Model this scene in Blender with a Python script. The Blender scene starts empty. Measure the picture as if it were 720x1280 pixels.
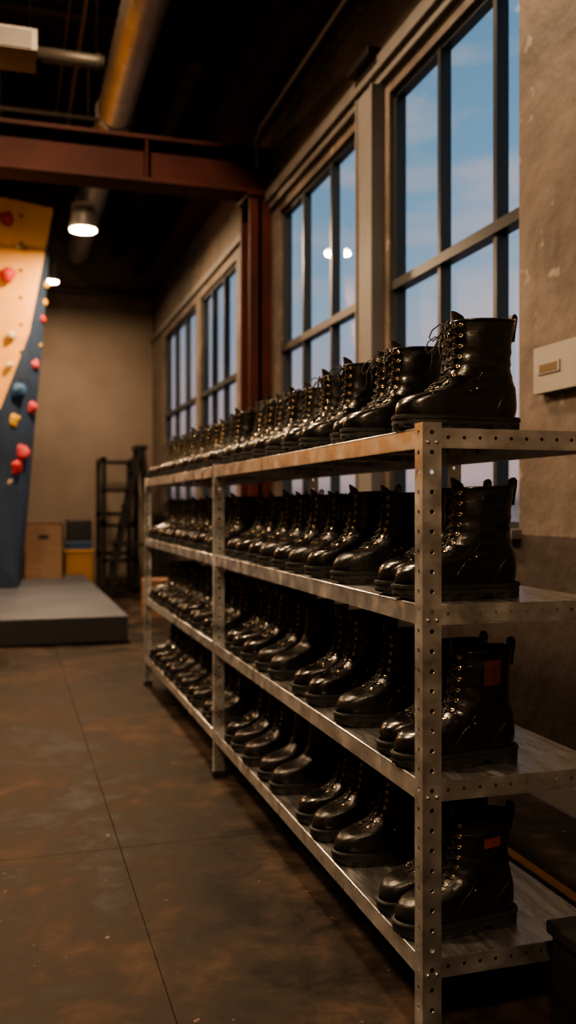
import bpy, bmesh, math, random
from mathutils import Vector, noise
random.seed(7)
scene = bpy.context.scene
PI = math.pi
try:
    scene.view_settings.view_transform = 'AgX'
    scene.view_settings.look = 'AgX - Medium High Contrast'
except Exception as ex:
    print('look', ex)

# ------------------------------------------------------------------ materials
def new_mat(name):
    m = bpy.data.materials.new(name); m.use_nodes = True
    nt = m.node_tree
    return m, nt, nt.nodes['Principled BSDF']

def mat(name, col, rough=0.5, metal=0.0, var=0.0, scale=8.0, bump=0.0, bscale=60.0, coat=0.0, rvar=0.0,
        emis=None, estr=0.0, spec=None, detail=4, stretch=None):
    m, nt, b = new_mat(name)
    b.inputs['Base Color'].default_value = (*col, 1)
    b.inputs['Roughness'].default_value = rough
    b.inputs['Metallic'].default_value = metal
    b.inputs['Coat Weight'].default_value = coat
    if spec is not None: b.inputs['Specular IOR Level'].default_value = spec
    if emis:
        b.inputs['Emission Color'].default_value = (*emis, 1)
        b.inputs['Emission Strength'].default_value = estr
    tc = nt.nodes.new('ShaderNodeTexCoord')
    mp = nt.nodes.new('ShaderNodeMapping')
    if stretch: mp.inputs['Scale'].default_value = stretch
    nt.links.new(tc.outputs['Object'], mp.inputs['Vector'])
    if var > 0 or rvar > 0:
        n = nt.nodes.new('ShaderNodeTexNoise'); n.inputs['Scale'].default_value = scale
        n.inputs['Detail'].default_value = detail; n.inputs['Roughness'].default_value = 0.6
        nt.links.new(mp.outputs['Vector'], n.inputs['Vector'])
        if var > 0:
            r = nt.nodes.new('ShaderNodeValToRGB')
            r.color_ramp.elements[0].position = 0.3; r.color_ramp.elements[1].position = 0.72
            r.color_ramp.elements[0].color = (*[max(0, c*(1-var)) for c in col], 1)
            r.color_ramp.elements[1].color = (*[min(1, c*(1+var)) for c in col], 1)
            nt.links.new(n.outputs['Fac'], r.inputs['Fac'])
            nt.links.new(r.outputs['Color'], b.inputs['Base Color'])
        if rvar > 0:
            mr = nt.nodes.new('ShaderNodeMapRange')
            mr.inputs['From Min'].default_value = 0.3; mr.inputs['From Max'].default_value = 0.7
            mr.inputs['To Min'].default_value = max(0.03, rough-rvar); mr.inputs['To Max'].default_value = min(1, rough+rvar)
            nt.links.new(n.outputs['Fac'], mr.inputs['Value'])
            nt.links.new(mr.outputs['Result'], b.inputs['Roughness'])
    if bump > 0:
        n2 = nt.nodes.new('ShaderNodeTexNoise'); n2.inputs['Scale'].default_value = bscale
        n2.inputs['Detail'].default_value = 5
        nt.links.new(mp.outputs['Vector'], n2.inputs['Vector'])
        bp = nt.nodes.new('ShaderNodeBump'); bp.inputs['Strength'].default_value = bump
        bp.inputs['Distance'].default_value = 0.01
        nt.links.new(n2.outputs['Fac'], bp.inputs['Height'])
        nt.links.new(bp.outputs['Normal'], b.inputs['Normal'])
    return m

M = {}
M['leather'] = mat('black_leather', (0.0050, 0.0048, 0.0046), 0.29, bump=0.06, bscale=120, rvar=0.10, scale=18, coat=0.3)
M['leather_matte'] = mat('matte_black_leather', (0.008, 0.0075, 0.007), 0.36, bump=0.12, bscale=150, rvar=0.09, scale=22)
M['rubber'] = mat('black_rubber', (0.008, 0.008, 0.008), 0.6, bump=0.1, bscale=200)
M['lining'] = mat('boot_lining', (0.015, 0.013, 0.012), 0.9)
M['lace'] = mat('black_lace', (0.012, 0.011, 0.011), 0.7, bump=0.3, bscale=900)
M['brass'] = mat('brass_eyelet', (0.85, 0.68, 0.45), 0.25, 1.0)
M['tan'] = mat('tan_webbing', (0.35, 0.17, 0.05), 0.7, bump=0.2, bscale=500)
M['redpatch'] = mat('red_leather_patch', (0.065, 0.017, 0.009), 0.5, var=0.3, scale=60)
M['orangepatch'] = mat('orange_label', (0.15, 0.028, 0.014), 0.5)
M['steel'] = mat('galvanised_steel', (0.62, 0.61, 0.595), 0.36, 0.92, var=0.22, scale=14, rvar=0.12, bump=0.03, bscale=40)
M['sheet'] = mat('shelf_sheet_steel', (0.42, 0.42, 0.42), 0.28, 0.92, var=0.3, scale=9, rvar=0.12, stretch=(4, 0.6, 1))
M['plastic_blk'] = mat('black_plastic', (0.012, 0.012, 0.012), 0.45)
M['redsteel'] = mat('red_painted_steel', (0.046, 0.0095, 0.007), 0.65, var=0.35, scale=3, bump=0.05, spec=.25)
M['framedark'] = mat('bronze_window_frame', (0.035, 0.043, 0.05), 0.4, 0.4)
M['pilaster'] = mat('grey_painted_column', (0.12, 0.113, 0.108), 0.6, var=0.15, scale=3)
M['duct'] = mat('galvanised_duct', (0.50, 0.48, 0.46), 0.45, 0.6, var=0.15, scale=5)
M['ventmetal'] = mat('vent_box_metal', (0.10, 0.09, 0.08), 0.5, 0.5)
M['darkmetal'] = mat('dark_metal', (0.018, 0.017, 0.016), 0.5, 0.5)
M['pipe'] = mat('painted_conduit', (0.16, 0.14, 0.12), 0.5, 0.3)
M['deck'] = mat('dark_roof_deck', (0.017, 0.013, 0.011), 0.75, var=0.2, scale=2)
M['white'] = mat('offwhite_plastic', (0.24, 0.22, 0.20), 0.5, var=0.05)
M['labelbrass'] = mat('tarnished_label', (0.12, 0.085, 0.045), 0.45, 0.4)
M['mat_top'] = mat('crash_mat_vinyl', (0.066, 0.072, 0.09), 0.5, var=0.25, scale=2, bump=0.15, bscale=6)
M['mat_side'] = mat('crash_mat_side', (0.011, 0.011, 0.013), 0.6)
M['climb_y'] = mat('ochre_climbing_panel', (0.56, 0.275, 0.065), 0.65, var=0.12, scale=2, bump=0.1, bscale=150)
M['climb_b'] = mat('navy_climbing_panel', (0.026, 0.046, 0.084), 0.65, var=0.2, scale=3, bump=0.1, bscale=150)
M['hold_r'] = mat('red_hold', (0.36, 0.025, 0.022), 0.6, bump=0.3)
M['hold_p'] = mat('pink_hold', (0.42, 0.05, 0.065), 0.6, bump=0.3)
M['hold_y'] = mat('yellow_hold', (0.55, 0.31, 0.03), 0.6, bump=0.3)
M['hold_b'] = mat('blue_hold', (0.03, 0.08, 0.16), 0.6, bump=0.3)
M['hold_w'] = mat('white_hold', (0.45, 0.35, 0.22), 0.6, bump=0.3)
M['ply'] = mat('plywood', (0.20, 0.12, 0.07), 0.6, var=0.2, scale=4, stretch=(1, 1, 8))
M['card'] = mat('cardboard', (0.20, 0.11, 0.065), 0.8, var=0.1)
M['yellowbox'] = mat('yellow_plastic', (0.36, 0.17, 0.015), 0.5)
M['bluebox'] = mat('blue_plastic', (0.02, 0.07, 0.18), 0.5)
M['tape'] = mat('yellow_floor_tape', (0.42, 0.20, 0.035), 0.6, var=0.2, scale=20)

def glass_mat():
    m = bpy.data.materials.new('window_glass'); m.use_nodes = True
    nt = m.node_tree; nt.nodes.clear()
    o = nt.nodes.new('ShaderNodeOutputMaterial'); mx = nt.nodes.new('ShaderNodeMixShader')
    t = nt.nodes.new('ShaderNodeBsdfTransparent'); t.inputs['Color'].default_value = (0.86, 0.93, 0.97, 1)
    g = nt.nodes.new('ShaderNodeBsdfGlossy'); g.inputs['Roughness'].default_value = 0.015
    f = nt.nodes.new('ShaderNodeFresnel'); f.inputs['IOR'].default_value = 1.45
    nt.links.new(f.outputs[0], mx.inputs[0]); nt.links.new(t.outputs[0], mx.inputs[1])
    nt.links.new(g.outputs[0], mx.inputs[2]); nt.links.new(mx.outputs[0], o.inputs[0])
    return m
M['glass'] = glass_mat()

def lamp_mat(name, col, s):
    m = bpy.data.materials.new(name); m.use_nodes = True
    nt = m.node_tree; nt.nodes.clear()
    o = nt.nodes.new('ShaderNodeOutputMaterial'); e = nt.nodes.new('ShaderNodeEmission')
    e.inputs[0].default_value = (*col, 1); e.inputs[1].default_value = s
    nt.links.new(e.outputs[0], o.inputs[0]); return m
M['lampglow'] = lamp_mat('lamp_diffuser', (1.0, 0.78, 0.50), 45)

def plaster():
    m, nt, b = new_mat('aged_plaster_wall')
    geo = nt.nodes.new('ShaderNodeNewGeometry')
    n1 = nt.nodes.new('ShaderNodeTexNoise'); n1.inputs['Scale'].default_value = 1.7; n1.inputs['Detail'].default_value = 10
    n1.inputs['Roughness'].default_value = 0.62; n1.inputs['Distortion'].default_value = .4
    nt.links.new(geo.outputs['Position'], n1.inputs['Vector'])
    r = nt.nodes.new('ShaderNodeValToRGB')
    r.color_ramp.elements[0].position = 0.36; r.color_ramp.elements[1].position = 0.66
    r.color_ramp.elements[0].color = (0.060, 0.048, 0.041, 1); r.color_ramp.elements[1].color = (0.145, 0.115, 0.094, 1)
    nt.links.new(n1.outputs['Fac'], r.inputs['Fac'])
    n4 = nt.nodes.new('ShaderNodeTexNoise'); n4.inputs['Scale'].default_value = 7; n4.inputs['Detail'].default_value = 6
    nt.links.new(geo.outputs['Position'], n4.inputs['Vector'])
    r4 = nt.nodes.new('ShaderNodeValToRGB'); r4.color_ramp.elements[0].position = .66; r4.color_ramp.elements[1].position = .69
    nt.links.new(n4.outputs['Fac'], r4.inputs['Fac'])
    mx4 = nt.nodes.new('ShaderNodeMix'); mx4.data_type = 'RGBA'
    nt.links.new(r4.outputs['Color'], mx4.inputs[0]); nt.links.new(r.outputs['Color'], mx4.inputs[6]); mx4.inputs[7].default_value = (.19, .155, .13, 1)
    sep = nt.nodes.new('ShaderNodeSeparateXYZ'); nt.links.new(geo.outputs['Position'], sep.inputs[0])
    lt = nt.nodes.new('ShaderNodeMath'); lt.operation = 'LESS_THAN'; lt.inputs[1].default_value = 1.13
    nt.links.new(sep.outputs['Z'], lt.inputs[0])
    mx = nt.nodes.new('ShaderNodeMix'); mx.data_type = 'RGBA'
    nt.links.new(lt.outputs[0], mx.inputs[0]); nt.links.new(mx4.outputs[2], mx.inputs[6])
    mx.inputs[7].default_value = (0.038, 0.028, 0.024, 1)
    nt.links.new(mx.outputs[2], b.inputs['Base Color'])
    b.inputs['Roughness'].default_value = 0.65
    n2 = nt.nodes.new('ShaderNodeTexNoise'); n2.inputs['Scale'].default_value = 9; n2.inputs['Detail'].default_value = 8
    nt.links.new(geo.outputs['Position'], n2.inputs['Vector'])
    bp = nt.nodes.new('ShaderNodeBump'); bp.inputs['Strength'].default_value = 0.55; bp.inputs['Distance'].default_value = 0.02
    nt.links.new(n2.outputs['Fac'], bp.inputs['Height']); nt.links.new(bp.outputs[0], b.inputs['Normal'])
    return m
M['plaster'] = plaster()
M['backwall'] = mat('painted_back_wall', (0.20, 0.165, 0.138), 0.8, var=0.2, scale=0.8)

def concrete():
    m, nt, b = new_mat('stained_concrete_floor')
    geo = nt.nodes.new('ShaderNodeNewGeometry')
    n0 = nt.nodes.new('ShaderNodeTexNoise'); n0.inputs['Scale'].default_value = 1.1; n0.inputs['Detail'].default_value = 5
    nt.links.new(geo.outputs['Position'], n0.inputs['Vector'])
    n1 = nt.nodes.new('ShaderNodeTexNoise'); n1.inputs['Scale'].default_value = 5.0; n1.inputs['Detail'].default_value = 13
    n1.inputs['Roughness'].default_value = 0.72; n1.inputs['Distortion'].default_value = 0.25
    nt.links.new(geo.outputs['Position'], n1.inputs['Vector'])
    av = nt.nodes.new('ShaderNodeMix'); av.data_type = 'FLOAT'; av.inputs[0].default_value = .45
    nt.links.new(n1.outputs['Fac'], av.inputs[2]); nt.links.new(n0.outputs['Fac'], av.inputs[3])
    r = nt.nodes.new('ShaderNodeValToRGB')
    e = r.color_ramp.elements
    e[0].position = 0.42; e[0].color = (0.0070, 0.0055, 0.0048, 1)
    e[1].position = 0.60; e[1].color = (0.056, 0.038, 0.028, 1)
    k = e.new(0.50); k.color = (0.0190, 0.0138, 0.0110, 1)
    nt.links.new(av.outputs[0], r.inputs['Fac'])
    n3 = nt.nodes.new('ShaderNodeTexNoise'); n3.inputs['Scale'].default_value = 24; n3.inputs['Detail'].default_value = 6
    nt.links.new(geo.outputs['Position'], n3.inputs['Vector'])
    r3 = nt.nodes.new('ShaderNodeValToRGB'); r3.color_ramp.elements[0].position = 0.70; r3.color_ramp.elements[1].position = 0.74
    nt.links.new(n3.outputs['Fac'], r3.inputs['Fac'])
    mx = nt.nodes.new('ShaderNodeMix'); mx.data_type = 'RGBA'
    nt.links.new(r3.outputs['Color'], mx.inputs[0]); nt.links.new(r.outputs['Color'], mx.inputs[6])
    mx.inputs[7].default_value = (0.12, 0.09, 0.075, 1)
    nt.links.new(mx.outputs[2], b.inputs['Base Color'])
    mr = nt.nodes.new('ShaderNodeMapRange'); mr.inputs['To Min'].default_value = 0.45; mr.inputs['To Max'].default_value = 0.8
    mr.inputs['From Min'].default_value = 0.42; mr.inputs['From Max'].default_value = 0.58
    nt.links.new(av.outputs[0], mr.inputs['Value']); nt.links.new(mr.outputs[0], b.inputs['Roughness'])
    b.inputs['Specular IOR Level'].default_value = .14
    bp = nt.nodes.new('ShaderNodeBump'); bp.inputs['Strength'].default_value = 0.3; bp.inputs['Distance'].default_value = 0.01
    nt.links.new(n1.outputs['Fac'], bp.inputs['Height']); nt.links.new(bp.outputs[0], b.inputs['Normal'])
    return m
M['concrete'] = concrete()

# ------------------------------------------------------------------ mesh builder
class B:
    def __init__(s): s.v = []; s.f = []; s.m = []; s.sm = []; s.mats = []
    def mi(s, key):
        if key not in s.mats: s.mats.append(key)
        return s.mats.index(key)
    def add(s, vs, fs, key, smooth=False):
        o = len(s.v); s.v += [tuple(v) for v in vs]; i = s.mi(key)
        for f in fs: s.f.append([a+o for a in f]); s.m.append(i); s.sm.append(smooth)
    def box(s, x0, x1, y0, y1, z0, z1, key):
        vs = [(x0,y0,z0),(x1,y0,z0),(x1,y1,z0),(x0,y1,z0),(x0,y0,z1),(x1,y0,z1),(x1,y1,z1),(x0,y1,z1)]
        s.add(vs, [(0,3,2,1),(4,5,6,7),(0,1,5,4),(1,2,6,5),(2,3,7,6),(3,0,4,7)], key)
    def tube(s, path, r, key, n=6, closed=False, cap=True):
        P = [Vector(p) for p in path]; L = len(P); rings = []
        prev = None
        for i, p in enumerate(P):
            a = P[(i-1) % L] if (i > 0 or closed) else P[i]
            b = P[(i+1) % L] if (i < L-1 or closed) else P[i]
            t = (b-a); t = t.normalized() if t.length > 1e-9 else Vector((0,0,1))
            if prev is None:
                ref = Vector((0,0,1)) if abs(t.z) < .9 else Vector((1,0,0))
                u = t.cross(ref).normalized()
            else:
                u = (prev - t*prev.dot(t)); u = u.normalized() if u.length > 1e-6 else t.orthogonal().normalized()
            prev = u; w = t.cross(u)
            rr = r[i] if isinstance(r, (list, tuple)) else r
            rings.append([p + (u*math.cos(2*PI*k/n) + w*math.sin(2*PI*k/n))*rr for k in range(n)])
        vs = [v for R in rings for v in R]; fs = []
        for i in range(L if closed else L-1):
            j = (i+1) % L
            for k in range(n):
                k2 = (k+1) % n
                fs.append((i*n+k, i*n+k2, j*n+k2, j*n+k))
        if cap and not closed:
            fs.append(tuple(range(n))[::-1]); fs.append(tuple((L-1)*n+k for k in range(n)))
        s.add(vs, fs, key, True)
    def ribbon(s, path, wvec, w, th, key):
        P = [Vector(p) for p in path]; W = Vector(wvec).normalized(); vs = []
        for i, p in enumerate(P):
            t = (P[min(i+1, len(P)-1)] - P[max(i-1, 0)]).normalized(); nrm = t.cross(W).normalized()
            for a, b in ((-1,-1),(1,-1),(1,1),(-1,1)):
                vs.append(p + W*(a*w/2) + nrm*(b*th/2))
        fs = []
        for i in range(len(P)-1):
            for k in range(4):
                k2 = (k+1) % 4; fs.append((i*4+k, i*4+k2, i*4+4+k2, i*4+4+k))
        fs.append((3,2,1,0)); o = (len(P)-1)*4; fs.append((o,o+1,o+2,o+3))
        s.add(vs, fs, key, False)
    def grid(s, rows, key, closed=False, smooth=True, flip=False):
        n = len(rows[0]); vs = [v for R in rows for v in R]; fs = []
        for i in range(len(rows)-1):
            for k in range(n if closed else n-1):
                k2 = (k+1) % n
                q = (i*n+k, i*n+k2, (i+1)*n+k2, (i+1)*n+k)
                fs.append(q[::-1] if flip else q)
        s.add(vs, fs, key, smooth)
    def perf(s, o, u, v, W, L, pitch, r, key, th=0.0022):
        """perforated strip: width W along u, length L along v, thickness th along u x v"""
        o, u, v = Vector(o), Vector(u), Vector(v); nn = u.cross(v)
        n = max(1, round(L/pitch)); c = L/n
        for side in (0, 1):
            off = nn*(th*side)
            for i in range(n):
                ctr = o + u*(W/2) + v*(c*(i+.5)) + off
                sq = []; ci = []
                for k in range(16):
                    a = 2*PI*k/16; dx, dy = math.cos(a), math.sin(a)
                    m_ = max(abs(dx), abs(dy)); sq.append(ctr + u*(dx/m_*W/2) + v*(dy/m_*c/2))
                    ci.append(ctr + u*(dx*r) + v*(dy*r))
                s.grid([sq, ci], key, closed=True, smooth=False, flip=(side == 0))
        for i in range(n):
            ctr = o + u*(W/2) + v*(c*(i+.5))
            a_ = [ctr + u*(math.cos(2*PI*k/16)*r) + v*(math.sin(2*PI*k/16)*r) for k in range(16)]
            s.grid([a_, [p + nn*th for p in a_]], key, closed=True, smooth=False)
        e = [o, o+u*W, o+u*W+v*L, o+v*L]
        s.grid([e, [p+nn*th for p in e]], key, closed=True, smooth=False)
    def mesh(s, name):
        me = bpy.data.meshes.new(name); me.from_pydata(s.v, [], s.f)
        for k in s.mats: me.materials.append(M[k])
        me.polygons.foreach_set('material_index', s.m)
        me.polygons.foreach_set('use_smooth', s.sm); me.update()
        return me
    def obj(s, name, bevel=0.0, loc=(0,0,0), rot=(0,0,0), parent=None):
        o = bpy.data.objects.new(name, s.mesh(name)); scene.collection.objects.link(o)
        o.location = loc; o.rotation_euler = rot
        if bevel:
            b = o.modifiers.new('bevel', 'BEVEL'); b.width = bevel; b.segments = 2; b.limit_method = 'ANGLE'
        if parent: o.parent = parent
        return o
def cyl(b, c, r0, r1, h, key, n=24, axis='z'):
    c = Vector(c); ax = {'z': (0,0,1), 'x': (1,0,0), 'y': (0,1,0)}[axis]; ax = Vector(ax)
    b.tube([c, c+ax*h], [r0, r1], key, n=n)

# ------------------------------------------------------------------ boots
def cr(pts, t):
    n = len(pts)-1; x = max(0, min(n-1e-6, t*n)); i = int(x); f = x-i
    p = [pts[max(0, i-1)], pts[i], pts[min(n, i+1)], pts[min(n, i+2)]]
    return tuple(0.5*((2*p[1][k]) + (-p[0][k]+p[2][k])*f + (2*p[0][k]-5*p[1][k]+4*p[2][k]-p[3][k])*f*f
                 + (-p[0][k]+3*p[1][k]-3*p[2][k]+p[3][k])*f**3) for k in range(2))
def tab(T, x):
    if x <= T[0][0]: return T[0][1]
    for a, b in zip(T, T[1:]):
        if x <= b[0]:
            f = (x-a[0])/(b[0]-a[0]); f = f*f*(3-2*f)
            return a[1]+(b[1]-a[1])*f
    return T[-1][1]
PLAN = [(0,.042),(.05,.048),(.10,.054),(.15,.048),(.20,.040),(.27,.040),(.32,.039)]

def make_boot(name, shaft=1.0, laced=True, chelsea=False, patch=None, leather='leather', tabkey=None, bow=True, seed=0):
    b = B()
    S = shaft
    zt = lambda z: z if z < .13 else .13+(z-.13)*S
    Fp = [(.007,.034),(.001,.044),(.002,.058),(.010,.072),(.026,.082),(.050,.089),(.073,.095),(.096,.105),
          (.116,.120),(.129,.140),(.137,.163),(.141,.188),(.143,.214),(.144,.240),(.143,.262)]
    Kp = [(.302,.034),(.306,.045),(.309,.060),(.309,.075),(.308,.089),(.305,.102),(.302,.115),(.298,.130),
          (.295,.145),(.293,.162),(.293,.182),(.294,.202),(.296,.224),(.299,.247),(.301,.268)]
    Fp = [(x, zt(z)) for x, z in Fp]; Kp = [(x, zt(z)) for x, z in Kp]
    rnd = random.Random(seed)
    off = Vector((rnd.random()*9, rnd.random()*9, 0))
    def wid(s, u, x):
        k = min(1, max(0, (s-.35)/.35)); k = k*k*(3-2*k)
        wp = tab(PLAN, x); ws = .043 + .006*max(0, (s-.6)/.4)
        W = wp*(1-k)+ws*k
        uf = .22*(1-k)+.5*k; ub = .17*(1-k)+.42*k
        a = min(1, max(0, u/uf)); c = min(1, max(0, (1-u)/ub))
        p = 2.0+.35*(1-k)
        fa = max(0, 1-(1-a)**p)**(1/p); fc = max(0, 1-(1-c)**2.2)**(1/2.2)
        low = max(0, 1-s/.10); W *= 1-.03*low
        return W*fa*fc
    def P(s, u, side, wrinkle=True):
        fx, fz = cr(Fp, s); kx, kz = cr(Kp, s)
        x = fx+(kx-fx)*u; z = fz+(kz-fz)*u; y = side*wid(s, u, x)
        y += .007*max(0, 1-x/.13)**1.5
        v = Vector((x, y, z))
        if wrinkle and 0.02 < s < 1.0:
            d = noise.noise(Vector((x*38, y*30, z*55))+off)
            amp = .0026*min(1, s*4)*(1 if s > .35 else .5)
            n = Vector((x-(fx+kx)/2, y*2.2, 0))
            if n.length > 1e-5: v += n.normalized()*d*amp
            if .50 < s < .8: v += (n.normalized() if n.length > 1e-5 else n)*math.sin(z*210+x*60+d*3)*.0011
        return v
    def Q(s, y, lift=0.0):
        lo, hi = 0.0, .45
        fx, _ = cr(Fp, s); kx, _ = cr(Kp, s)
        for _ in range(24):
            m = (lo+hi)/2
            if wid(s, m, fx+(kx-fx)*m) < abs(y): lo = m
            else: hi = m
        v = P(s, lo, 1 if y >= 0 else -1, False)
        a, c = cr(Fp, max(0, s-.02)), cr(Fp, min(1, s+.02))
        t = Vector((c[0]-a[0], 0, c[1]-a[1])).normalized()
        n = Vector((-t.z, 0, t.x)); n = (n + Vector((0, y*14, 0))).normalized()
        return v + n*lift
    NS, NU = 40, 24
    us = [(1-math.cos(PI*i/NU))/2 for i in range(NU+1)]
    rows = []
    for i in range(NS+1):
        s = i/NS
        row = [P(s, u, 1) for u in us] + [P(s, u, -1) for u in us[::-1][1:-1]]
        rows.append(row)
    b.grid(rows, leather, closed=True, flip=True)
    top = rows[-1]; c = sum(top, Vector())/len(top)
    b.tube(top, .0034, leather, n=8, closed=True)
    inner = []
    for d, sc in ((0, .97), (.02, .93), (.07, .86), (.11, .6)):
        inner.append([Vector((c.x+(p.x-c.x)*sc, (p.y)*sc, p.z-d)) for p in top])
    b.grid(inner, 'lining', closed=True)
    b.add(inner[-1], [tuple(range(len(top)))], 'lining')
    # ----- sole (lugged)
    N = 72; ring = []
    for i in range(N):
        a = 2*PI*i/N; u = (1-math.cos(a))/2; side = 1 if a <= PI else -1
        x = .0+.311*u; w = wid(0, u, .007+.295*u)
        y = side*w + .007*max(0, 1-x/.13)**1.5
        n = Vector((-(1-2*u)*1.0, side*max(.001, 2*math.sqrt(max(0, u*(1-u)))), 0)).normalized()
        ring.append((x, y, n))
    def zb(x):
        if x < .05: return .010*(1-x/.05)**1.6
        if x < .195: return 0
        if x < .212: return .013*(x-.195)/.017
        if x < .222: return .013
        if x < .226: return .013*(1-(x-.222)/.004)
        return 0
    def rr(off_, zf): return [Vector((x+n.x*off_, y+n.y*off_, zf(x, i))) for i, (x, y, n) in enumerate(ring)]
    lug = lambda i: (i//2) % 2
    R0 = [Vector((x+n.x*(.003 if lug(i) else .006)-0, y+n.y*(.003 if lug(i) else .006), zb(x))) for i, (x, y, n) in enumerate(ring)]
    R1 = [Vector((x+n.x*(.003 if lug(i) else .0065), y+n.y*(.003 if lug(i) else .0065), max(zb(x)+.003, .011))) for i, (x, y, n) in enumerate(ring)]
    R2 = rr(.0065, lambda x, i: .0155); R3 = rr(.0055, lambda x, i: .026)
    R4 = rr(.0085, lambda x, i: .0275); R5 = rr(.0085, lambda x, i: .0345); R6 = rr(.001, lambda x, i: .037)
    b.grid([R0, R1, R2, R3, R4, R5, R6], 'rubber', closed=True, smooth=False, flip=False)
    L = len(R0); fs = []
    for i in range(L//2): 
        j = (L-i) % L; i2 = i+1; j2 = (L-i2) % L
        fs.append((i, i2, j2, j) if i != 0 else (i, i2, j2))
    fs = [f for f in fs if len(set(f)) == len(f)]
    b.add(R0, fs, 'rubber')
    st = rr(.0062, lambda x, i: .0362)
    b.tube(st, .0009, 'lace', n=4, closed=True)
    # ----- seams
    def seam_x(x0, s1, bend=0.0, r=.0012, key=None):
        for side in (1, -1):
            pts = []
            for i in range(15):
                s = s1*i/14
                fx, _ = cr(Fp, s); kx, _ = cr(Kp, s); x = x0 + bend*(i/14)**2
                u = (x-fx)/(kx-fx)
                if u < 0: break
                v = P(s, u, side, True); pts.append(v+Vector((0, side*.0004, .0003)))
            if len(pts) > 2: b.tube(pts, r, key or leather, n=5)
    if not chelsea: seam_x(.070, .425, .0)
    seam_x(.236, .42, .05)
    seam_x(.232, .42, .05, .0007, 'lace')
    for side in (1, -1):
        pts = []
        for i in range(20):
            t = i/19; s = .10+.84*t
            fx, _ = cr(Fp, s); kx, _ = cr(Kp, s)
            x = .125+.075*min(1, t*1.6) if not chelsea else .17
            u = (x-fx)/(kx-fx); pts.append(P(s, max(.02, u), side)+Vector((0, side*.0006, 0)))
        b.tube(pts, .0011, leather, n=5)
    rowc = [P(.90, u, 1)+Vector((0, .0004, 0)) for u in us[3:]] + [P(.90, u, -1)-Vector((0, .0004, 0)) for u in us[::-1][1:-3]]
    b.tube(rowc, .001, leather, n=5)
    for y in (.009, -.009):
        pts = []
        for i in range(14):
            s = .1+.85*i/13; lo, hi = .6, 1.0
            fx, _ = cr(Fp, s); kx, _ = cr(Kp, s)
            for _ in range(20):
                m = (lo+hi)/2
                if wid(s, m, fx+(kx-fx)*m) > abs(y): lo = m
                else: hi = m
            pts.append(P(s, lo, 1 if y > 0 else -1)+Vector((.0008, 0, 0)))
        b.tube(pts, .0011, leather, n=5)
    kx, kz = cr(Kp, 1.0)
    b.ribbon([(kx+.002, 0, kz-.045), (kx+.005, 0, kz-.02), (kx+.009, 0, kz+.003), (kx+.010, 0, kz+.014), (kx+.005, 0, kz+.021),
              (kx-.001, 0, kz+.017), (kx-.003, 0, kz+.004), (kx-.005, 0, kz-.02)], (0,1,0), .019, .003, tabkey or leather)
    fx, fz = cr(Fp, 1.0)
    if chelsea:
        for side in (1, -1):
            for i in range(9):
                xx = .190+.0075*i; pts = []
                for j in range(8):
                    s = .62+.34*j/7; f_, _ = cr(Fp, s); k_, _ = cr(Kp, s)
                    pts.append(P(s, (xx-f_)/(k_-f_), side)+Vector((0, side*.0008, 0)))
                b.tube(pts, .0022, 'lining', n=5)
    if laced:
        rowsT = []
        for j in range(6):
            t = j/5; z = fz-.02+.047*t; row = []
            for i in range(9):
                y = -.027+.054*i/8; row.append(Vector((fx+.004-.008*t+38*y*y*.6, y*(1-.15*t*t), z-22*y*y*t)))
            rowsT.append(row)
        b.grid(rowsT, leather); b.grid([[p+Vector((.004, 0, 0)) for p in r] for r in rowsT], leather, flip=True)
        e = rowsT[-1]; b.grid([e, [p+Vector((.004, 0, 0)) for p in e]], leather)
        for q in (0, -1):
            e = [r[q] for r in rowsT]; b.grid([e, [p+Vector((.004, 0, 0)) for p in e]], leather)
        for y in (.0105, -.0105):
            b.tube([Q(.44+.56*i/15, y, .0015) for i in range(16)], .0021, leather, n=6)
        for y in (.0315, -.0315):
            b.tube([Q(.46+.52*i/15, y, .0004) for i in range(16)], .001, leather, n=5)
        n = 8; ss = [.47+.49*i/(n-1) for i in range(n)]
        for s in ss:
            for y in (.0235, -.0235):
                c0 = Q(s, y, .0016); a, c1 = Q(s-.015, y), Q(s+.015, y)
                t = (c1-a).normalized(); w = (Q(s, y*1.15)-Q(s, y*.85)).normalized()
                ringp = [c0+(t*math.cos(2*PI*k/10)+w*math.sin(2*PI*k/10))*.0041 for k in range(10)]
                b.tube(ringp, .0017, 'brass', n=5, closed=True)
        for i in range(n-1):
            for sg in (1, -1):
                p0 = Q(ss[i], .0215*sg, .003); p2 = Q(ss[i+1], -.0215*sg, .003)
                p1 = Q((ss[i]+ss[i+1])/2, .0001*sg, .0075+.0015*sg)
                b.tube([p0, (p0+p1)/2+Vector((-.001, 0, .001)), p1, (p1+p2)/2+Vector((-.001, 0, .001)), p2], .0021, 'lace', n=5)
        p0, p2 = Q(ss[0], .0215, .003), Q(ss[0], -.0215, .003)
        b.tube([p0, Q(ss[0], 0.001, .006), p2], .0021, 'lace', n=5)
        k = Q(ss[-1], .0005, .009)
        b.tube([k+Vector((0, -.006, 0)), k+Vector((-.003, 0, .002)), k+Vector((0, .006, 0))], .0042, 'lace', n=7)
        if bow:
            for sg in (1, -1):
                a1 = rnd.uniform(.8, 1.25); dr = rnd.uniform(.7, 1.3)
                b.tube([k, k+Vector((-.014, .018*sg*a1, .010)), k+Vector((-.026, .034*sg*a1, -.002)), k+Vector((-.031, .040*sg*a1, -.022*dr)),
                        k+Vector((-.026, .032*sg*a1, -.034*dr)), k+Vector((-.012, .017*sg, -.014)), k], .0019, 'lace', n=5)
                b.tube([k, k+Vector((-.014, .010*sg, -.006)), k+Vector((-.022, .018*sg*a1, -.030)), k+Vector((-.020, .024*sg*a1, -.058*dr)),
                        k+Vector((-.026, .027*sg*a1, -.085*dr))], .0019, 'lace', n=5)
        else:
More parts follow.
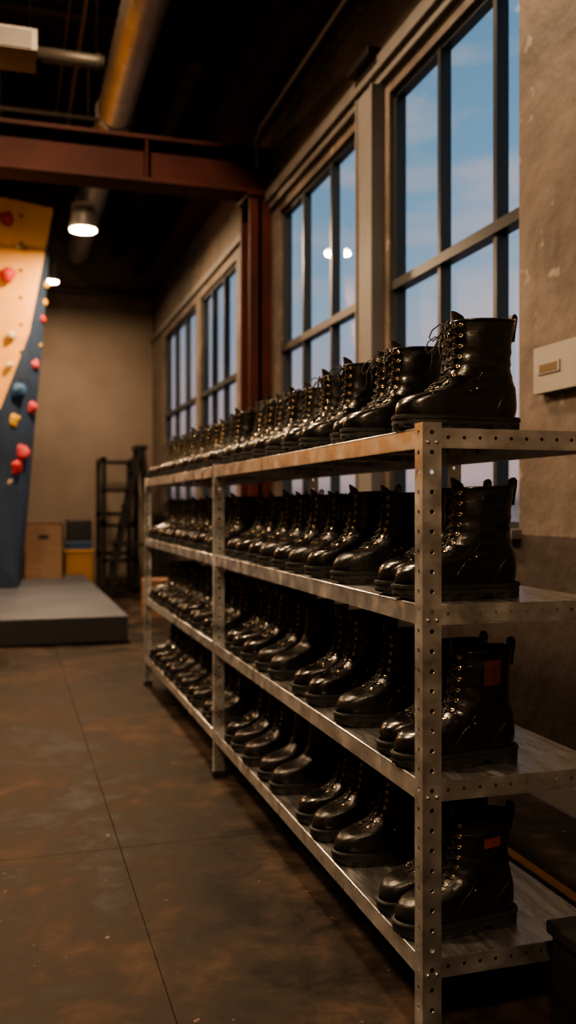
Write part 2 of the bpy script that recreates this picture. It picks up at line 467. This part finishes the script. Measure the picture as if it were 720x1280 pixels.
            for sg in (1, -1):
                b.tube([k, k+Vector((-.02, .012*sg, .010)), k+Vector((-.035, .02*sg, -.004)), k+Vector((-.036, .026*sg, -.04))], .0019, 'lace', n=5)
    if patch:
        for side in (1, -1):
            rws = []
            for j in range(6):
                s = .76+.17*j/5; row = []
                if patch == 'orangepatch': s = .80+.07*j/5
                f_, _ = cr(Fp, s); k_, _ = cr(Kp, s)
                for i in range(6):
                    xx = .205+.045*i/5
                    row.append(P(s, (xx-f_)/(k_-f_), side)+Vector((0, side*.0018, 0)))
                rws.append(row)
            b.grid(rws, patch, flip=(side < 0), smooth=True)
    for side in (1, -1):
        for s, xx in ((.36, .165), (.40, .185)):
            f_, _ = cr(Fp, s); k_, _ = cr(Kp, s)
            c0 = P(s, (xx-f_)/(k_-f_), side)
            b.tube([c0, c0+Vector((0, side*.0016, 0))], [.003, .0022], 'brass' if laced else leather, n=8)
    return b.mesh(name)

BOOTS = {
 'a': make_boot('lace_up_boot_mesh', 1.0, seed=1),
 'b': make_boot('lace_up_boot_matte_mesh', .93, leather='leather_matte', bow=False, seed=2),
 'c': make_boot('tall_lace_up_boot_mesh', 1.08, seed=3, bow=True),
 'd': make_boot('pull_on_boot_mesh', .90, laced=False, chelsea=True, leather='leather_matte', tabkey='orangepatch', seed=4),
 'e': make_boot('patched_boot_mesh', 1.05, patch='redpatch', seed=5, bow=False),
 'f': make_boot('labelled_boot_mesh', 1.0, patch='orangepatch', seed=6, leather='leather_matte'),
 'g': make_boot('tan_loop_boot_mesh', .96, tabkey='tan', seed=8),
}
SHZ = [1.44, 1.03, .622, .214]
def boot(kind, y, shelf, toe=.905, yaw=0, mirror=False, sc=1.0):
    o = bpy.data.objects.new('combat_boot', BOOTS[kind]); scene.collection.objects.link(o)
    a = math.radians(yaw)
    cx = .155*sc
    o.scale = (sc, -sc if mirror else sc, sc)
    o.rotation_euler = (0, 0, a)
    o.location = (toe+cx - math.cos(a)*cx, y - math.sin(a)*cx, SHZ[shelf]+.0005)
    return o
rows = [
 [(2.055,'a'),(2.20,'a'),(2.45,'a'),(2.60,'a'),(2.84,'c'),(3.06,'a'),(3.27,'b'),(3.45,'a'),(3.63,'b'),(3.81,'a'),(3.98,'b')],
 [(2.065,'a'),(2.20,'a'),(2.54,'b'),(2.79,'a'),(2.99,'b'),(3.18,'a'),(3.38,'b'),(3.58,'a'),(3.78,'a'),(3.97,'b')],
 [(2.065,'e'),(2.20,'c'),(2.52,'b'),(2.81,'a'),(2.95,'a'),(3.27,'d'),(3.43,'b'),(3.66,'a'),(3.82,'g'),(3.99,'a')],
 [(2.065,'f'),(2.20,'f'),(2.54,'b'),(2.75,'b'),(2.89,'a'),(3.23,'d'),(3.40,'d'),(3.62,'b'),(3.80,'b'),(3.97,'a')],
]
rb = random.Random(11)
for si, r in enumerate(rows):
    for i, (y, k) in enumerate(r):
        toe = (.893 if i < 1 else .905)+rb.uniform(0, .012)
        if si == 0 and i == 1: toe = .955
        if si == 0 and i == 3: toe = .93
        boot(k, y, si, toe=toe, yaw=rb.uniform(-4, 6) if i > 1 else rb.uniform(-2, 2), mirror=i % 2 == 1, sc=rb.uniform(1.0, 1.04))
    y = 4.33; i = 0
    while y < 6.36:
        boot(rb.choice('abaabcg' if si < 3 else 'abdbb'), y, si, toe=.905+rb.uniform(0, .015), yaw=rb.uniform(-5, 5), mirror=i % 2 == 1, sc=rb.uniform(.96, 1.0))
        y += (.15 if i % 2 == 0 else rb.uniform(.20, .25)); i += 1

# ------------------------------------------------------------------ shelving rack
X0, X1 = .908, 1.41
PY = [1.934, 4.17, 6.47]
b = B()
TOP = 1.452
def post(x, y, sx, sy, W=.048, D=.040):
    zb = .03; L = TOP-zb
    if sx > 0: b.perf((x, y, zb), (1,0,0), (0,0,1), W, L, .046, .0056, 'steel')
    else: b.perf((x-W, y, zb), (1,0,0), (0,0,1), W, L, .046, .0056, 'steel')
    yy = y if sy > 0 else y-D
    b.perf((x, yy, zb), (0,1,0), (0,0,1), D, L, .046, .0056, 'steel')
    xa, xb_ = (x-.006, x+W) if sx > 0 else (x-W, x+.006)
    ya, yb = (y-.006, y+D) if sy > 0 else (y-D, y+.006)
    b.box(xa, xb_, ya, yb, .0, .032, 'plastic_blk')
for i, y in enumerate(PY):
    sy = 1 if i < 2 else -1
    post(X0-.002, y-.003 if i == 0 else y, 1, sy)
    post(X1+.002, y-.003 if i == 0 else y, -1, sy)
post(X1+.004, 2.72, -1, 1)
for z in SHZ:
    for j in range(2):
        ya, yb = PY[j]+.001, PY[j+1]-.001
        b.box(X0+.001, X1-.001, ya, yb, z-.0025, z, 'sheet')
        for x in (X0+.001, X1-.004):
            b.box(x, x+.003, ya, yb, z-.044, z-.0027, 'steel')
            xi = x if x < 1 else x-.012
            b.box(xi, xi+.015, ya, yb, z-.047, z-.0445, 'steel')
        b.tube([(X0+.0035, ya, z-.002), (X0+.0035, yb, z-.002)], .0032, 'steel', n=8)
        for q in range(5):
            yy = ya + (yb-ya)*(q+.5)/5
            b.box(X0+.01, X1-.01, yy-.02, yy+.02, z-.022, z-.003, 'sheet')
    for yy in (PY[0]-.0005, PY[1]-.004, PY[2]+.001):
        b.perf((X0+.045, yy, z-.043), (0,0,1), (1,0,0), .043, X1-X0-.09, .040, .0045, 'steel')
        b.box(X0+.045, X1-.045, yy, yy+.014, z-.0465, z-.0435, 'steel')
    for y in PY:
        for x in (X0+.012, X0+.034):
            for zz in (z-.034,):
                cyl(b, (x, y-.008, zz), .0045, .004, .004, 'steel', n=6, axis='y')
rack = b.obj('metal_shelving_rack')

# ------------------------------------------------------------------ room shell
WX = 2.2; YB = 14.8; YF = -3.0; XL = -6.0; ZC = 6.2
b = B()
b.box(XL, WX+.3, YF, YB, -.1, -.006, 'concrete')
xs = [XL, -2.6, .39, WX+.3]
ys = [YF, .45, 3.42, 6.40, 9.4, 12.4, YB]
for i in range(len(xs)-1):
    for j in range(len(ys)-1):
        b.box(xs[i]+.0012, xs[i+1]-.0012, ys[j]+.0012, ys[j+1]-.0012, -.03, 0, 'concrete')
b.obj('floor', bevel=.001)
wins = [(3.67, 5.15), (5.68, 7.51), (9.08, 10.93), (11.2, 13.6)]
ZS, ZH = 1.15, 3.76
T = .11
b = B()
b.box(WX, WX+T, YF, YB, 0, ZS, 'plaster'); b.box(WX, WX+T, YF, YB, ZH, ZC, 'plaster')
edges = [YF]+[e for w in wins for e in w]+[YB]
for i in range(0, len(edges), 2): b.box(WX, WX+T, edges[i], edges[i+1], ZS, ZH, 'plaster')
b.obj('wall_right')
b = B(); b.box(XL-.2, WX+T, YB, YB+.2, 0, ZC, 'backwall'); b.obj('wall_back')
b = B(); b.box(XL-.2, XL, YF-.2, YB, 0, ZC, 'backwall'); b.obj('wall_left')
b = B(); b.box(XL, WX+T, YF-.2, YF, 0, ZC, 'backwall'); b.obj('wall_front')
b = B()
prof = []; x = XL-.2
while x < WX+T:
    prof += [(x, ZC), (x+.06, ZC), (x+.09, ZC+.06), (x+.15, ZC+.06)]; x += .18
b.grid([[(p[0], YF-.2, p[1]) for p in prof], [(p[0], YB+.2, p[1]) for p in prof]], 'deck', smooth=False)
b.box(XL-.2, WX+T, YF-.2, YB+.2, ZC+.07, ZC+.2, 'deck')
b.obj('ceiling')
for (ya, yb), mull in zip(wins, [(3.93, 4.53), (6.28, 6.94), (9.75, 10.35), (12.0, 12.8)]):
    b = B(); xf = WX+.03; d = .06
    fw = .035
    b.box(xf, xf+d, ya, ya+fw, ZS, ZH, 'framedark'); b.box(xf, xf+d, yb-fw, yb, ZS, ZH, 'framedark')
    b.box(xf, xf+d, ya, yb, ZS, ZS+fw, 'framedark'); b.box(xf, xf+d, ya, yb, ZH-fw, ZH, 'framedark')
    for m_ in mull: b.box(xf-.005, xf+d, m_-.018, m_+.018, ZS, ZH, 'framedark')
    b.box(xf-.02, xf+d, ya, yb, 2.56, 2.615, 'framedark')
    g = xf+.045
    b.add([(g, ya+.02, ZS+.02), (g, ya+.02, ZH-.02), (g, yb-.02, ZH-.02), (g, yb-.02, ZS+.02)], [(0,1,2,3)], 'glass')
    me_o = b.obj('window_%d' % (wins.index((ya, yb))+1))
    p = me_o.data.polygons[-1]
    if p.normal.x > 0: p.flip()
n = 1
for ya, yb in wins:
    b = B()
    b.box(WX-.05, WX+.03, ya-.02, yb+.02, ZS-.04, ZS+.002, 'pilaster')
    b.obj('trim_%d' % n); n += 1
b = B()
b.box(WX-.07, WX, YF, 7.72, 3.90, 3.99, 'pilaster'); b.box(WX-.04, WX, YF, 7.72, 3.84, 3.90, 'pilaster')
b.box(WX-.04, WX, 8.15, YB, 3.86, 3.93, 'pilaster'); b.obj('trim_%d' % n, bevel=.006); n += 1
b = B()
b.box(WX-.02, WX, YF, YB, 0, .12, 'pilaster'); b.obj('baseboard_right')
b = B(); b.box(WX-.30, WX, YF, YB, 4.58, 4.63, 'redsteel'); b.box(WX-.30, WX, YF, YB, 4.97, 5.02, 'redsteel'); b.box(WX-.17, WX-.13, YF, YB, 4.6, 5.0, 'redsteel')
b.obj('wall_steel_beam')
b = B()
b.box(WX-.08, WX, 5.22, 5.50, 0, 3.84, 'pilaster'); b.box(WX-.09, WX-.08, 5.22, 5.245, 0, 3.84, 'pilaster'); b.box(WX-.09, WX-.08, 5.475, 5.50, 0, 3.84, 'pilaster')
b.box(WX-.13, WX, 5.18, 5.54, 3.99, 4.04, 'darkmetal')
b.obj('wall_pilaster', bevel=.004)
b = B()
cy0, cy1, cx0 = 7.76, 8.10, 2.0
b.box(cx0, WX-.001, cy0, cy0+.03, 0, 4.0, 'redsteel'); b.box(cx0, WX-.001, cy1-.03, cy1, 0, 4.0, 'redsteel'); b.box(cx0+.08, cx0+.11, cy0, cy1, 0, 4.0, 'redsteel')
b.box(cx0-.02, WX-.001, cy0-.03, cy1+.03, 0, .02, 'redsteel')
b.box(cx0-.02, WX-.001, cy0-.03, cy1+.03, 3.96, 4.0, 'redsteel')
b.obj('red_steel_column')
b = B()
b.box(XL, WX, 7.78, 8.08, 4.0, 4.035, 'redsteel'); b.box(XL, WX, 7.78, 8.08, 4.36, 4.395, 'redsteel'); b.box(XL, WX, 7.91, 7.95, 4.03, 4.37, 'redsteel')
for x in (-3.5, -1.2, 1.1): b.box(x, x+.02, 7.79, 8.07, 4.03, 4.37, 'redsteel')
b.obj('red_steel_crossbeam')
b = B()
for y in (-1.5, 1, 3.5, 6, 8.4, 10.5, 12.6):
    b.box(XL, WX, y-.06, y+.06, 5.62, 5.68, 'deck'); b.box(XL, WX, y-.06, y+.06, 6.14, 6.2, 'deck')
    x = XL; k = 0
    while x < WX-.4:
        b.tube([(x, y, 5.68 if k % 2 else 6.14), (x+.45, y, 6.14 if k % 2 else 5.68)], .02, 'deck', n=5); x += .45; k += 1
b.obj('roof_joists')
b = B()
for x in (-2.2, -.2, 1.55): b.box(x, x+.12, 8.2, YB, 5.2, 5.5, 'deck')
b.obj('roof_purlins')
b = B()
DX = 1.0
path = []; dr = []
for i in range(200):
    path.append((DX, 3.0+.058*i, 5.15)); dr.append(.176 if i % 3 == 0 else .171)
b.tube(path, dr, 'duct', n=32)
for y in (4, 6.2, 9.2, 12): b.tube([(DX, y, 5.3), (DX, y, 6.19)], .008, 'darkmetal', n=6); b.tube([(DX+.185*math.cos(2*PI*k/24), y, 5.15+.185*math.sin(2*PI*k/24)) for k in range(24)], .014, 'duct', n=5, closed=True)
b.obj('spiral_duct')
b = B()
b.box(-.7, .20, 7.2, 7.6, 4.70, 4.86, 'ventmetal')
for i in range(6): b.box(-.66, .16, 7.185, 7.2, 4.712+.024*i, 4.723+.024*i, 'white')
b.tube([(.20, 7.4, 4.77), (.68, 7.4, 4.77), (.72, 7.4, 4.77)], [.055, .055, .05], 'ventmetal', n=14)
b.tube([(.66, 7.4, 4.77), (.68, 7.4, 4.77)], .065, 'ventmetal', n=14)
for x in (-.6, .15, .66): b.tube([(x, 7.4, 4.8), (x, 7.4, 6.19)], .006, 'darkmetal', n=5)
b.obj('air_vent')
b = B()
b.tube([(.62, 3, 5.5), (.62, 11.5, 5.5)], .022, 'pipe', n=8)
b.tube([(.50, 3, 5.62), (.50, 11.5, 5.62)], .012, 'pipe', n=8)
b.tube([(XL, 8.7, 4.85), (.8, 8.7, 4.85)], .02, 'pipe', n=8)
for y in (3.6, 6.0, 8.4, 10.5): b.tube([(.62, y, 5.5), (.62, y, 5.66)], .01, 'pipe', n=6)
for x in (-4, -1, .7): b.tube([(x, 8.7, 4.85), (x, 8.7, 6.18)], .006, 'pipe', n=6)
b.obj('ceiling_conduit')
b = B()
b.tube([(WX-.16, YF, 4.47), (WX-.16, 7.5, 4.47), (WX-.16, 7.7, 4.40), (WX-.14, 7.72, 4.2)], .022, 'pipe', n=8)
for y in (1, 3, 5, 7): b.box(WX-.17, WX, y-.02, y+.02, 4.44, 4.455, 'pipe')
b.tube([(XL, YB-.12, 4.62), (WX, YB-.12, 4.62)], .05, 'pipe', n=10)
b.obj('wall_conduit')

# ------------------------------------------------------------------ wall control box
b = B()
b.box(WX-.05, WX, 3.12, 3.47, 1.735, 1.93, 'white')
b.box(WX-.056, WX-.05, 3.27, 3.43, 1.812, 1.860, 'white')
b.box(WX-.058, WX-.0555, 3.285, 3.415, 1.819, 1.853, 'labelbrass')
b.obj('wall_control_box', bevel=.006)

b = B(); b.box(1.72, 1.76, .5, 7.0, .0005, .0018, 'tape'); b.obj('floor_tape')
b = B()
b.box(1.20, 1.62, 1.45, 1.86, 0, .27, 'plastic_blk'); b.box(1.19, 1.63, 1.44, 1.87, .27, .30, 'plastic_blk')
b.box(1.33, 1.49, 1.432, 1.442, .19, .215, 'darkmetal')
b.obj('black_storage_bin', bevel=.008)

# ------------------------------------------------------------------ crash mat
b = B()
b.box(XL+.1, 1.04, 8.53, 13.9, .012, .235, 'mat_side'); b.box(XL+.1, 1.045, 8.525, 10.7, .235, .25, 'mat_top'); b.box(XL+.1, 1.045, 10.72, 13.9, .235, .25, 'mat_top')
b.box(XL+.15, 1.0, 8.57, 13.85, 0, .012, 'mat_side')
b.obj('crash_mat', bevel=.012)

# ------------------------------------------------------------------ climbing wall
root = bpy.data.objects.new('climbing_wall', None); scene.collection.objects.link(root)
ZB = .258
P1 = (-5.5, 11.3, 5.6); P2 = (.50, 11.3, 4.80); P3 = (-.10, 11.25, 2.40); P4 = (-.8, 11.25, 1.9); P5 = (-5.5, 11.3, 1.7)
Qq = (.09, 11.75, ZB); R = (-5.5, 11.75, ZB)
P2d = (.52, 12.7, 4.80); Qd = (.15, 12.7, ZB); P1d = (-5.5, 12.7, 5.6); Rd = (-5.5, 12.7, ZB)
b = B()
b.add([P1, P2, (.22, 11.28, 3.3), P3, P4, P5], [(0,5,4,3,2,1)], 'climb_y')
b.add([P2, (.22, 11.28, 3.3), P3, P4, P5, R, Qq, (.36, 11.5, 3.0)], [(0,1,7),(1,2,6,7),(2,3,4,5,6)], 'climb_b')
b.add([P2, (.36, 11.5, 3.0), Qq, Qd, P2d], [(0,1,2,3,4)], 'climb_b')
b.add([P1, P2, P2d, P1d], [(0,1,2,3)], 'climb_y')
b.add([P1d, P2d, Qd, Rd], [(0,1,2,3)], 'ply')
b.add([P1, P1d, Rd, R, P5], [(0,1,2,3,4)], 'climb_b')
o = b.obj('panels', parent=root)
def hold(x, y, z, r, key, seed):
    bm = bmesh.new(); bmesh.ops.create_icosphere(bm, subdivisions=3, radius=r)
    for v in bm.verts:
        d = 1+.38*noise.noise(v.co*(1.6/r)*.7+Vector((seed*3.1, seed, 0)))
        v.co *= d; v.co.y *= .75
    me = bpy.data.meshes.new('hold'); bm.to_mesh(me); bm.free(); me.materials.append(M[key])
    for p in me.polygons: p.use_smooth = True
    h = bpy.data.objects.new('hold', me); scene.collection.objects.link(h); h.location = (x, y, z); h.parent = root
H = [(-.03,11.26,4.62,.08,'hold_r'),(-.03,11.22,3.95,.09,'hold_r'),(.02,11.22,3.25,.05,'hold_w'),(.0,11.22,2.9,.04,'hold_w'),
     (.10,11.25,4.3,.035,'hold_w'),(-.5,11.2,3.6,.1,'hold_p'),(-1.1,11.2,4.1,.1,'hold_b'),
     (.10,11.32,2.62,.09,'hold_b'),(.26,11.45,2.95,.08,'hold_p'),(.24,11.5,2.45,.085,'hold_p'),(.02,11.4,2.28,.095,'hold_y'),
     (.12,11.52,1.92,.11,'hold_p'),(.07,11.5,1.72,.09,'hold_r'),(.42,11.38,3.9,.04,'hold_y'),(.40,11.42,3.7,.04,'hold_y'),(.38,11.42,3.5,.04,'hold_r'),
     (-.02,11.5,1.55,.06,'hold_w'),(.33,11.47,3.2,.04,'hold_y')]
for i, h in enumerate(H): hold(*h, i+1)
b = B()
for i in range(5):
    for j in range(7):
        x, z = .13-.28*i, 2.75+.32*j
        if x > .2 and z < 3.6: continue
        b.tube([(x, 11.27, z), (x, 11.262, z)], .018, 'darkmetal', n=8)
b.obj('bolt_holes', parent=root)

# ------------------------------------------------------------------ background objects
b = B()
x0, x1, y0, y1, z0, z1 = .18, .72, 13.2, 13.7, .25, 1.02
b.box(x0, x1, y0, y0+.02, z0, z1, 'ply'); b.box(x0, x1, y1-.02, y1, z0, z1, 'ply'); b.box(x0, x0+.02, y0, y1, z0, z1, 'ply')
b.box(x1-.02, x1, y0, y1, z0, z1, 'ply'); b.box(x0, x1, y0, y1, z1-.02, z1, 'ply')
b.box(x0+.2, x1-.2, y0-.004, y0, z1-.22, z1-.17, 'darkmetal')
b.obj('plywood_plyo_box', bevel=.006)
b = B()
b.box(.80, 1.2, 14.05, 14.5, 0, .55, 'yellowbox'); b.box(.78, 1.22, 14.03, 14.52, .55, .6, 'yellowbox')
b.obj('yellow_crate', bevel=.02)
b = B()
b.box(.82, 1.18, 14.1, 14.45, .6, .68, 'bluebox'); b.box(.82, 1.18, 14.1, 14.45, .68, 1.05, 'plastic_blk'); b.box(.80, 1.2, 14.08, 14.47, .68, .72, 'bluebox')
b.obj('blue_equipment_case', bevel=.015)
b = B()
for x in (1.26, 1.72):
    for y in (13.3, 14.2):
        b.box(x, x+.06, y, y+.06, 0, 1.95, 'darkmetal')
    b.box(x, x+.06, 13.3, 14.26, 0, .06, 'darkmetal'); b.box(x, x+.06, 13.3, 14.26, 1.89, 1.95, 'darkmetal'); b.box(x, x+.06, 13.3, 14.26, 1.0, 1.05, 'darkmetal')
for z in (.5, 1.1, 1.89): b.box(1.26, 1.78, 14.2, 14.26, z, z+.06, 'darkmetal')
for z in (.45, .95, 1.45): b.box(1.26, 1.78, 13.3, 13.36, z, z+.05, 'darkmetal')
b.obj('dumbbell_rack')
b = B()
top = 2.05
for yy in (12.7, 13.1):
    b.ribbon([(1.30, yy, 0), (1.72, yy, top)], (0,1,0), .05, .06, 'darkmetal')
    b.ribbon([(2.0, yy, 0), (1.76, yy, top)], (0,1,0), .04, .05, 'darkmetal')
for k in range(1, 8):
    z = .25*k; x = 1.30+.42*z/top
    b.box(x-.05, x+.06, 12.7, 13.1, z-.015, z+.015, 'darkmetal')
    if k % 2: b.box(2.0-.24*z/top-.02, 2.0-.24*z/top+.02, 12.7, 13.1, z-.015, z+.015, 'darkmetal')
b.box(1.66, 1.82, 12.66, 13.14, top-.02, top+.04, 'darkmetal')
b.box(1.42, 1.95, 12.68, 12.71, .7, .74, 'darkmetal')
b.obj('step_ladder')
b = B()
b.box(1.45, 1.75, 10.3, 10.6, 0, .42, 'card'); b.box(1.45, 1.599, 10.29, 10.61, .42, .425, 'card'); b.box(1.601, 1.75, 10.29, 10.61, .42, .425, 'card')
b.obj('cardboard_box', bevel=.004)

# ------------------------------------------------------------------ lamps
def pendant(x, y, z, r, power, col=(1.0, .68, .41)):
    e = bpy.data.objects.new('pendant_lamp', None); scene.collection.objects.link(e)
    b = B()
    b.tube([(x, y, z+.005), (x, y, z+.05), (x, y, z+.13), (x, y, z+.28), (x, y, z+.30)], [r*1.06, r*1.02, r*.9, r*.85, r*.3], 'duct', n=28)
    b.tube([(x, y, z+.30), (x, y, 6.19)], .008, 'darkmetal', n=6)
    b.obj('housing', parent=e)
    b = B()
    b.tube([(x, y, z-.012), (x, y, z+.004)], [r*.93, r*.97], 'lampglow', n=28)
    b.obj('diffuser', parent=e)
    l = bpy.data.lights.new('lamp_light', 'AREA'); l.shape = 'DISK'; l.size = r*2; l.energy = power; l.color = col
    lo = bpy.data.objects.new('lamp_light', l); scene.collection.objects.link(lo); lo.location = (x, y, z-.03); lo.parent = e
pendant(.78, 10.4, 4.31, .15, 190)
pendant(.56, 13.3, 4.40, .10, 70)
pendant(-1.2, 3.4, 4.3, .28, 250)
pendant(-.7, -1.2, 4.0, .28, 165)
pendant(-2.4, 9.6, 4.6, .2, 270)
pendant(.2, 5.3, 5.6, .15, 290)

# ------------------------------------------------------------------ dusk sky
w = bpy.data.worlds.new('dusk'); scene.world = w; w.use_nodes = True
nt = w.node_tree; nt.nodes.clear()
out = nt.nodes.new('ShaderNodeOutputWorld'); bg = nt.nodes.new('ShaderNodeBackground')
tc = nt.nodes.new('ShaderNodeTexCoord'); sp = nt.nodes.new('ShaderNodeSeparateXYZ')
nt.links.new(tc.outputs['Generated'], sp.inputs[0])
rp = nt.nodes.new('ShaderNodeValToRGB'); e = rp.color_ramp.elements
e[0].position = 0.0; e[0].color = (.10, .08, .08, 1)
e[1].position = 1.0; e[1].color = (.03, .07, .14, 1)
for p, c in ((.03, (.40, .27, .25)), (.12, (.37, .31, .34)), (.20, (.25, .32, .40)), (.32, (.155, .265, .37)), (.5, (.11, .21, .31))):
    k = e.new(p); k.color = (*c, 1)
nt.links.new(sp.outputs['Z'], rp.inputs['Fac'])
mp = nt.nodes.new('ShaderNodeMapping'); mp.inputs['Scale'].default_value = (2.5, 2.5, 13)
nt.links.new(tc.outputs['Generated'], mp.inputs['Vector'])
nz = nt.nodes.new('ShaderNodeTexNoise'); nz.inputs['Scale'].default_value = 2.0; nz.inputs['Detail'].default_value = 7
nt.links.new(mp.outputs[0], nz.inputs['Vector'])
r2 = nt.nodes.new('ShaderNodeValToRGB'); r2.color_ramp.elements[0].position = .48; r2.color_ramp.elements[1].position = .68
nt.links.new(nz.outputs['Fac'], r2.inputs['Fac'])
mm = nt.nodes.new('ShaderNodeMath'); mm.operation = 'MULTIPLY'; mm.inputs[1].default_value = .7
nt.links.new(r2.outputs['Color'], mm.inputs[0])
mx = nt.nodes.new('ShaderNodeMix'); mx.data_type = 'RGBA'
nt.links.new(mm.outputs[0], mx.inputs[0]); nt.links.new(rp.outputs['Color'], mx.inputs[6]); mx.inputs[7].default_value = (.40, .34, .36, 1)
nt.links.new(mx.outputs[2], bg.inputs['Color']); bg.inputs['Strength'].default_value = 1.5
nt.links.new(bg.outputs[0], out.inputs[0])

# ------------------------------------------------------------------ camera
cd = bpy.data.cameras.new('camera'); cam = bpy.data.objects.new('camera', cd); scene.collection.objects.link(cam)
cam.location = (0, 0, 1.26); cam.rotation_euler = (PI/2, 0, -math.radians(16.84))
cd.sensor_fit = 'VERTICAL'; cd.sensor_height = 36; cd.sensor_width = 20.25; cd.lens = 32.34; cd.shift_y = -.00625
cd.dof.use_dof = True; cd.dof.focus_distance = 2.35; cd.dof.aperture_fstop = 2.2
cd.clip_start = .05
scene.camera = cam
